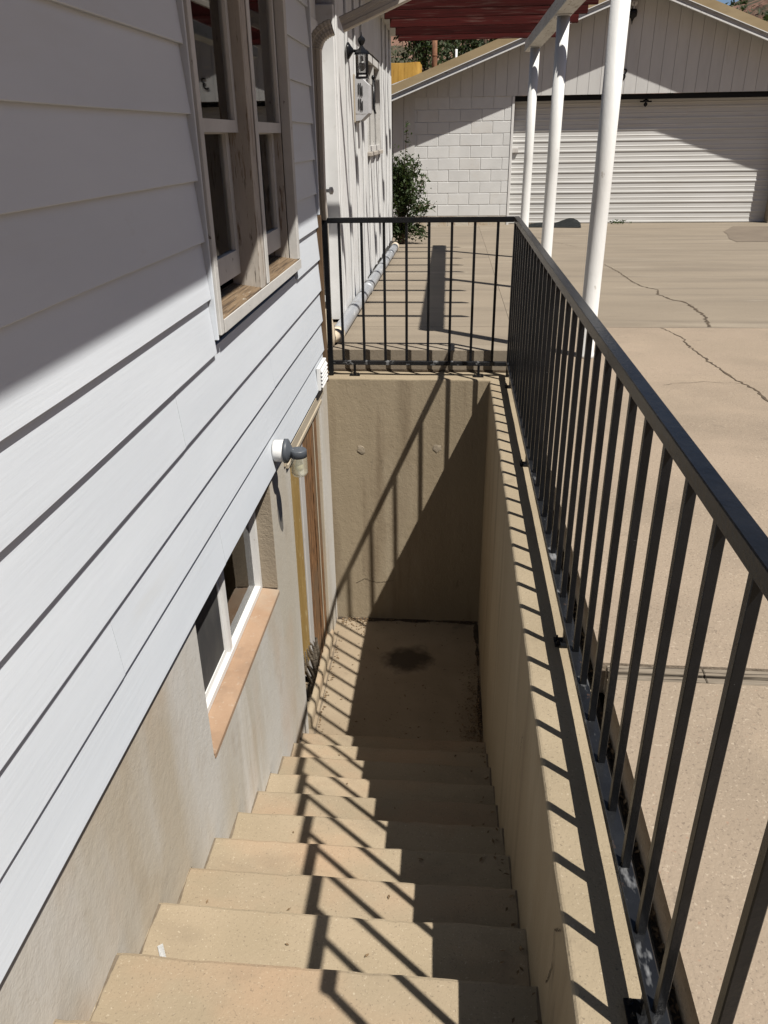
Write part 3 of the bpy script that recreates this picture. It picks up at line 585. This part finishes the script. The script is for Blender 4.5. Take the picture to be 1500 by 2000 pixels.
# wall lantern
lan = tag(empty('wall_lantern'), 'black coach lantern with clear panes above the wall box on the addition', 'lamp')
lx, ly = -.745, 6.90
lathe('back_plate', [(.058, 0), (.058, .012), (.045, .022), (.028, .034), (.014, .045)], 'black', lan, 20, (WX+.018, ly+.03, 2.08), 'x')
tube('arm', [(WX+.05, ly+.03, 2.08), (WX+.09, ly+.015, 2.075), (lx, ly, 2.075)], .011, 'black', lan)
bm = bmesh.new(); add_lathe(bm, [(.060, 2.05), (.056, 2.062), (.030, 2.085), (.016, 2.10), (.010, 2.11), (.020, 2.122), (.030, 2.142), (.026, 2.158), (.012, 2.17), (.005, 2.178), (.003, 2.20)], 4, (lx, ly, 0)); from_bm('cap', bm, 'black', lan)
bm = bmesh.new()
for sx in (-1, 1):
    for sy in (-1, 1): add_box(bm, lx+sx*.040-.005, lx+sx*.040+.005, ly+sy*.040-.005, ly+sy*.040+.005, 1.90, 2.052)
    add_box(bm, lx-.045, lx+.045, ly+sx*.040-.004, ly+sx*.040+.004, 1.915, 1.925); add_box(bm, lx+sx*.040-.004, lx+sx*.040+.004, ly-.045, ly+.045, 1.915, 1.925)
add_box(bm, lx-.046, lx+.046, ly-.046, ly+.046, 1.886, 1.900); from_bm('cage', bm, 'black', lan)
for sx in (-1, 1):
    box('pane', lx+sx*.038-.001, lx+sx*.038+.001, ly-.034, ly+.034, 1.926, 2.048, 'lampglass', lan); box('pane', lx-.034, lx+.034, ly+sx*.038-.001, ly+sx*.038+.001, 1.926, 2.048, 'lampglass', lan)
lathe('bulb', [(.010, 2.04), (.012, 2.01), (.024, 1.985), (.027, 1.965), (.018, 1.945), (.006, 1.938)][::-1], 'paper', lan, 14, (lx, ly, 0))
# mail box
mb = tag(empty('wall_mailbox'), 'white metal wall box with dark slots below the black coach lantern', 'mailbox')
prism_xz('body', [(WX+.012, 1.60), (WX+.06, 1.605), (WX+.125, 1.66), (WX+.125, 1.875), (WX+.055, 1.935), (WX+.012, 1.94)], 7.42, 7.70, 'fascia', mb)
bm = bmesh.new()
for z0, z1 in ((1.68, 1.77), (1.79, 1.885)):
    for x in (.040, .056, .070): add_box(bm, WX+x, WX+x+.007, 7.414, 7.421, z0+.01*(x < .05), z1-.02*(x > .06))
from_bm('slot', bm, 'darkgap', mb)
box('flange', WX+.002, WX+.012, 7.40, 7.76, 1.59, 1.95, 'beigetrim', mb)
tube('rod', [(WX+.135, 7.78, 1.93), (WX+.137, 7.78, 1.70), (WX+.15, 7.78, 1.66)], .010, 'black', mb)
lathe('knob', [(.004, -.02), (.014, -.012), (.018, 0), (.014, .012), (.004, .02)], 'black', mb, 12, (WX+.135, 7.78, 1.945))
# drain pipe on the slab
dp = tag(empty('drain_pipe'), 'grey drain pipe lying along the foot of the addition', 'pipe')
path = [(-.82, y, gz(-.8, y)+.052) for y in [5.46+.25*i for i in range(25)]]
tube('pipe', path, [(math.cos(2*math.pi*k/20)*.05, math.sin(2*math.pi*k/20)*.05) for k in range(20)], 'galv', dp)
for y in (5.47, 7.6, 10.4, 11.35): tube('coupling', [(-.82, y, gz(-.8, y)+.052), (-.82, y+.09, gz(-.8, y+.09)+.052)], [(math.cos(2*math.pi*k/20)*.056, math.sin(2*math.pi*k/20)*.056) for k in range(20)], 'pvc' if y > 11 or y < 6 else 'galv', dp)
bm = bmesh.new(); add_lathe(bm, [(.030, .15), (.048, .17), (.054, .22), (.052, .28), (.042, .33), (.034, .36), (.033, .47)], 22, (-.862, 5.352, 0)); from_bm('elbow', bm, 'pvc', dp, True)
tube('link', [(-.862, 5.352, .215), (-.84, 5.42, .208), (-.82, 5.48, .203)], .046, 'pvc', dp)

# ------------------------------------------------------------------ lamp and vent on the siding
jl = tag(empty('jelly_jar_lamp'), 'grey jar lamp with ribbed glass on the lowest siding board', 'lamp')
jy, jz = 3.36, .150
lathe('mounting_box', [(.050, -.822), (.052, -.815), (.052, -.776), (.050, -.772)], 'white', jl, 28, (0, jy, jz), 'x')
lathe('canopy', [(.058, -.7715), (.058, -.757), (.052, -.752), (.030, -.742), (.018, -.735), (.013, -.728), (.013, -.722)], 'grey', jl, 28, (0, jy, jz), 'x')
jx = -.706
lathe('socket_cap', [(.034, .108), (.040, .112), (.040, .142), (.037, .147), (.02, .148)], 'grey', jl, 28, (jx, jy, .012))
prof = [(.037, .118)]
for i in range(12): prof.append((.0385+.0012*(i % 2), .112-.0075*i))
prof += [(.034, .022), (.028, .015), (.016, .012), (.004, .011)]
lathe('glass_jar', prof[::-1], 'jar', jl, 28, (jx, jy, .012))
lathe('bulb', [(.004, .035), (.016, .042), (.021, .06), (.015, .085), (.011, .11)], 'bulb', jl, 16, (jx, jy, .012))
vt = tag(empty('wall_vent'), 'small white louvred vent on the siding near the house corner', 'vent')
box('frame', -.822, -.800, 4.60, 4.86, .062, .205, 'white', vt, .003)
for i in range(5): prism_xz('louvre', [(-.801, .078+.024*i), (-.788, .076+.024*i), (-.801, .096+.024*i)], 4.62, 4.84, 'white', vt)

# ------------------------------------------------------------------ railing
rail = tag(empty('stair_railing'), 'black steel picket railing round the stairwell', 'railing')
RX, RYE = .388, 5.175; HT = .016
TOP, BOT = 1.020, .078
def tubebox(name, *b): return box(name, *b, 'patchyblack' if name == 'bottom_rail' else 'black', rail, .002)
tubebox('top_rail', RX-HT, RX+HT, .666, RYE+HT, TOP-.032, TOP); tubebox('top_rail', -.818+HT, RX-HT-.001, RYE-HT, RYE+HT, TOP-.032, TOP)
tubebox('bottom_rail', RX-HT, RX+HT, .687, RYE-HT-.001, BOT-.002, BOT+.026); tubebox('bottom_rail', -.818+HT, RX-HT-.001, RYE-HT+.002, RYE+HT-.002, BOT-.002, BOT+.026)
tubebox('post', -.834, -.802, RYE-HT, RYE+HT, .003, TOP-.001); tubebox('post', RX-HT+.001, RX+HT-.001, RYE-HT+.001, RYE+HT-.001, .003, TOP-.033)
tubebox('post', RX-.010, RX+.010, .667, .686, .003, TOP-.033)
bar = None
def baluster(x, y):
    global bar
    if bar is None:
        bm = bmesh.new(); add_box(bm, -.0085, .0085, -.0085, .0085, BOT+.025, TOP-.031, .0012); bar = from_bm('baluster', bm, 'black', rail); bar.location = (x, y, 0)
    else:
        b = bar.copy(); COL.objects.link(b); b.location = (x, y, 0); b.parent = rail
y = .87
while y < RYE-.06: baluster(RX, y); y += .15
for k in range(8): baluster(-.73+.1435*k, RYE)
def foot(x, y, along):
    f = boxes('foot', [(x-.008, x+.008, y-.008, y+.008, .008, BOT-.001), ((x-.035, x+.035, y-.022, y+.022, .0015, .009) if along == 'x' else (x-.034, x+.02, y-.024, y+.024, .0015, .008))], 'black', rail)
    for s in (-1, 1):
        bx_, by_ = (x+s*.025, y-.008) if along == 'x' else (x-.024, y+s*.013)
        lathe('bolt', [(.006, .008), (.006, .013), (.003, .014), (.003, .022), (.002, .023)], 'black', f, 6, (bx_, by_, 0), 'z', False)
for x in (-.655, .188): foot(x, RYE-.004, 'x')
for y in (4.93, 3.61, 2.10, .925): foot(RX, y, 'y')

# ------------------------------------------------------------------ pergola
per = tag(empty('pergola'), 'pergola of white pipe posts, white beam and dark red slats beside the addition', 'pergola')
BX = .885
for y in (5.16, 7.87, 10.52):
    bm = bmesh.new(); add_lathe(bm, [(.062, gz(BX, y)-.01), (.060, gz(BX, y)+.02), (.054, gz(BX, y)+.03), (.0535, 1.2), (.054, 2.376)], 28, (BX, y, 0)); from_bm('post', bm, 'postpaint', per, True)
    box('cap_plate', BX-.062, BX+.062, y-.065, y+.065, 2.377, 2.386, 'postpaint', per, .002)
bm = bmesh.new(); add_box(bm, BX-.075, BX+.075, 5.09, 11.15, 2.387, 2.505, .004); from_bm('beam', bm, 'beampaint', per)
sl = None
for y in (5.62, 6.27, 6.95, 7.62, 8.28, 8.88, 9.55, 10.28, 10.85):
    if sl is None:
        bm = bmesh.new(); add_box(bm, -.735, 1.215, -.019, .019, 2.506, 2.645, .003); sl = from_bm('slat', bm, 'redwood', per); sl.location = (0, y, -.002)
    else:
        s = sl.copy(); COL.objects.link(s); s.location = (random.uniform(-.02, .02), y, random.uniform(-.001, .003)); s.parent = per

# ------------------------------------------------------------------ garage
gar = tag(empty('garage'), 'white block garage with gabled front and wide roll-up door across the driveway', 'garage')
GY = 15.70
blk = {}
def block(x0, x1, z0, mat='block'):
    key = (round(x1-x0, 3), mat)
    if key not in blk:
        bm = bmesh.new(); w_ = x1-x0; add_box(bm, 0, w_-.008, -.0, .12, 0, .192, .005); o = from_bm('block', bm, mat, gar); o.location = (x0, GY, z0); blk[key] = o
    else:
        b = blk[key].copy(); COL.objects.link(b); b.location = (x0, GY+random.uniform(-.0012, .0012), z0); b.parent = gar
for side, (xa, xb) in enumerate(((-.925, .975), (5.86, 7.60))):
    for c in range(12):
        z0 = -.30+.2*c; x = xb if side == 0 else xa
        first = .39 if c % 2 else .195
        if side == 0:
            x1 = xb; w_ = .13+(.195 if c % 2 else 0)
            while x1 > xa+.02:
                x0 = max(xa, x1-w_); block(x0, x1, z0, 'blockbase' if c == 0 or c == 1 else 'block'); x1 = x0; w_ = .39
        else:
            x0 = xa; w_ = first
            while x0 < xb-.02:
                x1 = min(xb, x0+w_); block(x0, x1, z0, 'block'); x0 = x1; w_ = .39
boxes('wall', [(-.95, .985, GY+.006, GY+.16, -.35, 2.12), (5.85, 7.62, GY+.006, GY+.16, -.35, 2.12), (-1.9, 7.8, GY+.02, GY+.1, 2.12, 2.3), (7.52, 7.7, GY+.16, 24, -.3, 2.3), (-1.2, -1.1, GY+.05, 24, -.3, 2.3), (-1.2, 7.7, 23.9, 24, -.3, 2.3)], 'mortar', gar)
PKX, PKZ, SL = 3.03, 3.555, .365; RY = 15.35
def rz(x): return PKZ-SL*abs(x-PKX)
x = -1.16
while x < 7.5:
    x1 = x+.2025
    if x < -.93: z0 = -.2
    else: z0 = 2.088
    top = lambda q: rz(q)+.08
    pts = [(x+.0025, z0), (x1-.0025, z0), (x1-.0025, top(x1))]
    if x < PKX < x1: pts.append((PKX, top(PKX)))
    pts.append((x+.0025, top(x)))
    prism_xz('siding_plank', pts, GY-.012, GY+.014, 'gable', gar); x = x1
prism_xz('gable_back', [(-1.2, 2.3), (7.3, 2.3), (PKX, PKZ+.05)], GY+.014, GY+.04, 'mortar', gar)
box('header_slot_shade', .98, 5.88, GY+.02, GY+.26, 2.005, 2.085, 'darkgap', gar)  # solid black box, painted shade of the slot above the door
box('door_jamb', .976, 1.02, GY-.01, GY+.26, -.1, 2.085, 'vinyl', gar, .004); box('door_jamb', 5.745, 5.855, GY-.02, GY+.26, -.12, 2.0, 'beigetrim', gar, .004)
gd = empty('roll_door'); gd.parent = gar
DYP = GY+.205; nS = 12; H = (2.03+.062)/nS; srow = None
for k in range(nS):
    z = -.062+H*k
    if srow is None:
        bm = bmesh.new(); prof = [(0, 0), (-.005, .004), (-.008, .014), (-.007, .030), (-.001, .046), (.000, .088), (-.003, .094), (-.003, .104), (.001, .112), (.002, H-.001), (.012, H-.001), (.012, 0)]
        a = [bm.verts.new((1.02, DYP+p, q)) for p, q in prof]; b = [bm.verts.new((5.745, DYP+p, q)) for p, q in prof]
        for i in range(len(prof)): bm.faces.new((a[i], b[i], b[(i+1) % len(prof)], a[(i+1) % len(prof)]))
        bm.faces.new(a); bm.faces.new(b[::-1]); bmesh.ops.recalc_face_normals(bm, faces=bm.faces); srow = from_bm('slat', bm, 'doorsteel', gd); srow.location.z = z
    else:
        s = srow.copy(); COL.objects.link(s); s.location.z = z; s.parent = gd
box('sill', .98, 5.86, GY-.06, GY+.30, -.20, -.066, 'drive', gar, .01)
box('latch', 1.03, 1.14, GY+.16, GY+.20, 1.17, 1.25, 'striped', gd, .004)
def rake(name, zlo, zhi, y0, y1, mat):
    for s in (-1, 1):
        xe = -1.95 if s < 0 else 8.0
        prism_xz(name, [(PKX, PKZ+zlo), (xe, rz(xe)+zlo), (xe, rz(xe)+zhi), (PKX, PKZ+zhi)], y0, y1, mat, gar)
rake('rake_trim', -.005, .018, RY-.035, RY+.02, 'peelpaint'); rake('fascia', .0185, .095, RY, RY+.03, 'fascia'); rake('roof_edge', .0955, .235, RY-.045, RY+.10, 'tan'); rake('roof', .10, .20, RY+.101, 24.3, 'tan')
rake('drip_edge', .088, .0995, RY-.052, RY-.046, 'white')
cu = bpy.data.curves.new('numeral', 'FONT'); cu.body = '3'; cu.size = .27; cu.extrude = .006; cu.shear = .25
to = bpy.data.objects.new('numeral', cu); COL.objects.link(to); to.rotation_euler = (math.pi/2, 0, 0); to.location = (2.77, GY-.02, 2.285)
bpy.context.view_layer.update()
me = bpy.data.meshes.new_from_object(to.evaluated_get(bpy.context.evaluated_depsgraph_get())); me.transform(to.matrix_world)
bpy.data.objects.remove(to); me.materials.clear(); link('numeral', me, 'black', gar)
gl = tag(empty('gable_lamp'), 'black lantern on a white mount high on the garage gable', 'lamp')
lathe('mount', [(.055, 0), (.055, .03), (.04, .05), (.03, .10)], 'white', gl, 16, (2.90, GY-.012-.10, 3.42), 'y')
lathe('arm', [(.018, 3.27), (.018, 3.42)], 'white', gl, 10, (2.90, GY-.10, 0))
lathe('shade', [(.004, 3.11), (.012, 3.16), (.03, 3.20), (.068, 3.225), (.072, 3.29), (.06, 3.33), (.02, 3.335)], 'black', gl, 18, (2.895, GY-.10, 0))
hk = tag(empty('header_hook'), 'small dark iron pull hanging below the garage door header', 'hook')
bm = bmesh.new(); add_lathe(bm, [(.006, 1.88), (.03, 1.90), (.035, 1.93), (.015, 1.95), (.045, 1.965), (.05, 1.99), (.02, 2.0), (.02, 2.006)], 10, (3.32, GY+.10, 0)); from_bm('pull', bm, 'black', hk, True)
tube('bar', [(3.22, GY+.10, 1.965), (3.42, GY+.10, 1.965)], .012, 'black', hk)
# curled mat by the garage door
bm = bmesh.new(); n = 14; G = []
for j in range(n+1):
    for i in range(n+1):
        u, v = i/n, j/n; x = 1.30+.95*u+.10*v; y = 15.02+.60*v-.18*u*(1-v); z = gz(x, y)+.008+.14*max(0, u-.35)*max(0, v-.30)*3.4*math.sin(min(1, max(0, (u-.35)/.65))*math.pi)+.03*math.sin(u*7)*v
        G.append(bm.verts.new((x, y, z)))
for j in range(n):
    for i in range(n): bm.faces.new((G[j*(n+1)+i], G[j*(n+1)+i+1], G[(j+1)*(n+1)+i+1], G[(j+1)*(n+1)+i]))
ret = bmesh.ops.solidify(bm, geom=list(bm.faces), thickness=.010)
tag(from_bm('rubber_mat', bm, 'rubber'), 'curled black rubber mat in front of the garage door', 'mat')
# things behind the garage
vp = tag(empty('chimney_pipe'), 'rusty brown stove pipe rising from the garage roof', 'chimney')
lathe('pipe', [(.055, 2.2), (.055, 3.55)], 'rust', vp, 18, (-.50, 19, 0)); lathe('collar', [(.09, 2.3), (.085, 2.45), (.058, 2.55)], 'rust', vp, 18, (-.50, 19, 0)); lathe('band', [(.057, 2.98), (.060, 2.985), (.060, 3.01), (.057, 3.015)], 'rust', vp, 18, (-.50, 19, 0))
vp2 = tag(empty('vent_pipe'), 'short white vent pipe on the garage roof', 'pipe')
lathe('pipe', [(.022, 2.4), (.022, 3.02)], 'white', vp2, 12, (-.04, 18, 0)); lathe('flashing', [(.08, 2.62), (.07, 2.80), (.03, 2.84)], 'white', vp2, 14, (-.10, 18, 0))
bm = bmesh.new(); n = 46; R = []
for i in range(n+1):
    t = i/n*4; s = int(min(3.999, t)); f = t-s
    c = [(-2.6, 25.2), (-1.07, 25.2), (-1.07, 26.4), (-2.6, 26.4), (-2.6, 25.2)]
    x = c[s][0]+(c[s+1][0]-c[s][0])*f; y = c[s][1]+(c[s+1][1]-c[s][1])*f
    w_ = .045*math.sin(i*2.1)+.03*math.sin(i*.9)
    R.append([bm.verts.new((x+(w_ if s in (1, 3) else 0)*(1-k*.22), y-(w_ if s in (0, 2) else 0)*(1-k*.22), -.2+(3.54)*k/4+.012*math.sin(i*.7))) for k in range(5)])
for i in range(n):
    for k in range(4): bm.faces.new((R[i][k], R[i+1][k], R[i+1][k+1], R[i][k+1]))
bm.faces.new([R[i][4] for i in range(n)][::-1])
tag(from_bm('covered_stack', bm, 'yellowtarp'), 'tall load under a folded yellow tarpaulin behind the garage', 'tarpaulin')
tag(tube('overhead_cable', [(-14+1.0*i, 30, 3.2+.018*(i-12)**2*.25) for i in range(29)], .018, 'black'), 'thin black overhead cable in front of the dark trees', 'cable')

# ------------------------------------------------------------------ vegetation
thicket = bmesh.new(); thleaf = bmesh.new()
TR = [(-3.2, 30, 5.2, 1.9), (-1.2, 33, 5.4, 2.0), (.9, 31, 5.0, 1.8), (2.4, 34.5, 5.6, 2.1), (-4.6, 36, 6.0, 2.3), (.2, 38, 6.2, 2.4), (3.9, 38, 6.0, 2.2), (-2.0, 41, 6.6, 2.6), (-6.5, 33, 5.5, 2.2), (6.0, 42, 6.2, 2.4)]
for (x, y, h, r) in TR:
    z = hz(x, y); add_lathe(thicket, [(.16, z-.2), (.12, z+h*.4), (.05, z+h*.85)], 8, (x, y, 0)); cl = []
    for k in range(22):
        a = random.uniform(0, 6.28); hh = random.uniform(.12, .98); rr = r*(1-.55*hh)*random.uniform(.35, 1.0)
        c = Vector((x+math.cos(a)*rr, y+math.sin(a)*rr, z+h*hh)); cl.append((c, r*random.uniform(.24, .42)))
        add_tube(thicket, [(x, y, z+h*hh*.75), (c.x, c.y, c.z)], [(.03, 0), (-.015, .026), (-.015, -.026)])
    pts = []
    for k in range(2400):
        c, q = random.choice(cl); pts.append(c+Vector((random.gauss(0, 1), random.gauss(0, 1), random.gauss(0, .8))).normalized()*q*random.uniform(.3, 1.1))
    leaves(thleaf, pts, .18)
o = from_bm('evergreen_thicket', thleaf, 'darkleaf'); o['kind'] = 'stuff'; o['label'] = 'dark green evergreen foliage on the slope behind the garage roof'
o = from_bm('thicket_branches', thicket, 'bark', o)
sh_ = tag(empty('leafy_shrub'), 'green leafy shrub growing at the far corner of the addition', 'shrub')
bm = bmesh.new(); bl = bmesh.new(); cx, cy = -.78, 12.30; pts = []
for k in range(74):
    a = random.uniform(0, 6.28); hh = random.uniform(.12, 1.18); rr = (.34 if hh < .9 else .24)*random.uniform(.15, 1.0)
    tip = Vector((cx+math.cos(a)*rr, cy+math.sin(a)*rr*.9, gz(0, 12)+hh)); base = Vector((cx+random.uniform(-.05, .05), cy+random.uniform(-.05, .05), gz(0, 12)))
    mid = base.lerp(tip, .5)+Vector((0, 0, .08)); add_tube(bm, [base, mid, tip], [(.006, 0), (-.003, .005), (-.003, -.005)])
    for q in range(66): 
        t = random.uniform(.45, 1.05); p = mid.lerp(tip, (t-.3)/.7); pts.append(p+Vector((random.gauss(0, .055), random.gauss(0, .055), random.gauss(0, .055))))
for (tx, ty, tz) in ((-.42, 12.2, .98), (-.36, 12.25, .50), (-.30, 12.15, .56), (-.52, 12.3, 1.2), (-.70, 12.3, 1.62), (-.92, 12.2, 1.40)):
    tip = Vector((tx, ty, tz)); base = Vector((cx, cy, .45)); add_tube(bm, [base, base.lerp(tip, .6)+Vector((0, 0, .05)), tip], [(.005, 0), (-.003, .004), (-.003, -.004)])
    for q in range(26): pts.append(base.lerp(tip, random.uniform(.6, 1.02))+Vector((random.gauss(0, .03), random.gauss(0, .03), random.gauss(0, .03))))
leaves(bl, pts, .055); from_bm('stem', bm, 'bark', sh_); from_bm('crown', bl, 'leaf', sh_)
wd = bmesh.new()
leaves(wd, [(3.05+random.gauss(0, .09), 15.62+random.gauss(0, .02), gz(3, 15.6)+.02+abs(random.gauss(0, .025))) for _ in range(90)], .045)
o = from_bm('weed_tuft', wd, 'leaf'); o['kind'] = 'stuff'; o['label'] = 'small green weeds at the foot of the garage door'

# ------------------------------------------------------------------ litter
bm = bmesh.new(); pts = []
for k in range(70): pts.append((random.uniform(-.80, .24), random.uniform(3.6, 5.06), FZ+.006))
for k in range(520): pts.append((.252-abs(random.gauss(0, .06)), 3.6+abs(random.gauss(0, .45)), FZ+.006+random.random()*.03))
for k in range(110): pts.append((random.uniform(-.8, -.6), 5.09-abs(random.gauss(0, .07)), FZ+.006))
for k in range(60): pts.append((-.80+abs(random.gauss(0, .02)), random.uniform(3.7, 4.8), FZ+.006))
for k in range(80): pts.append((random.uniform(-.8, .2), 5.09-abs(random.gauss(0, .03)), FZ+.006))
for i, (y, z) in enumerate(NOSE[2:], 2):
    y_ = NOSE[i-1][0]
    for k in range(7): pts.append((PX1-.01-abs(random.gauss(0, .04)), random.uniform(y_+.02, y-.02), z+.004))
    for k in range(3): pts.append((random.uniform(-.8, .2), random.uniform(y_+.02, y-.02), z+.003))
leaves(bm, pts, .018, 4)
o = from_bm('leaf_litter', bm, 'dryleaf'); o['kind'] = 'stuff'; o['label'] = 'dry leaf litter in the corners of the stairwell'
bm = bmesh.new()
for k in range(500):
    y = random.uniform(.2, 5.2); p = (random.uniform(.444, .460), y, -.018+random.random()*.01); leaves(bm, [p], .016, 3)
o = from_bm('joint_debris', bm, 'dryleaf'); o['kind'] = 'stuff'; o['label'] = 'dry debris in the slot beside the railed wall'
bm = bmesh.new()
q = [(-.800, 1.395, 0), (-.786, 1.402, .004), (-.752, 1.345, .002), (-.766, 1.338, 0)]
vsq = [bm.verts.new((x, y, NOSE[4][1]+.004+z)) for x, y, z in q]; bm.faces.new(vsq); bmesh.ops.solidify(bm, geom=list(bm.faces), thickness=.001)
tag(from_bm('paper_scrap', bm, 'paper'), 'scrap of white paper on a step by the basement wall', 'scrap')
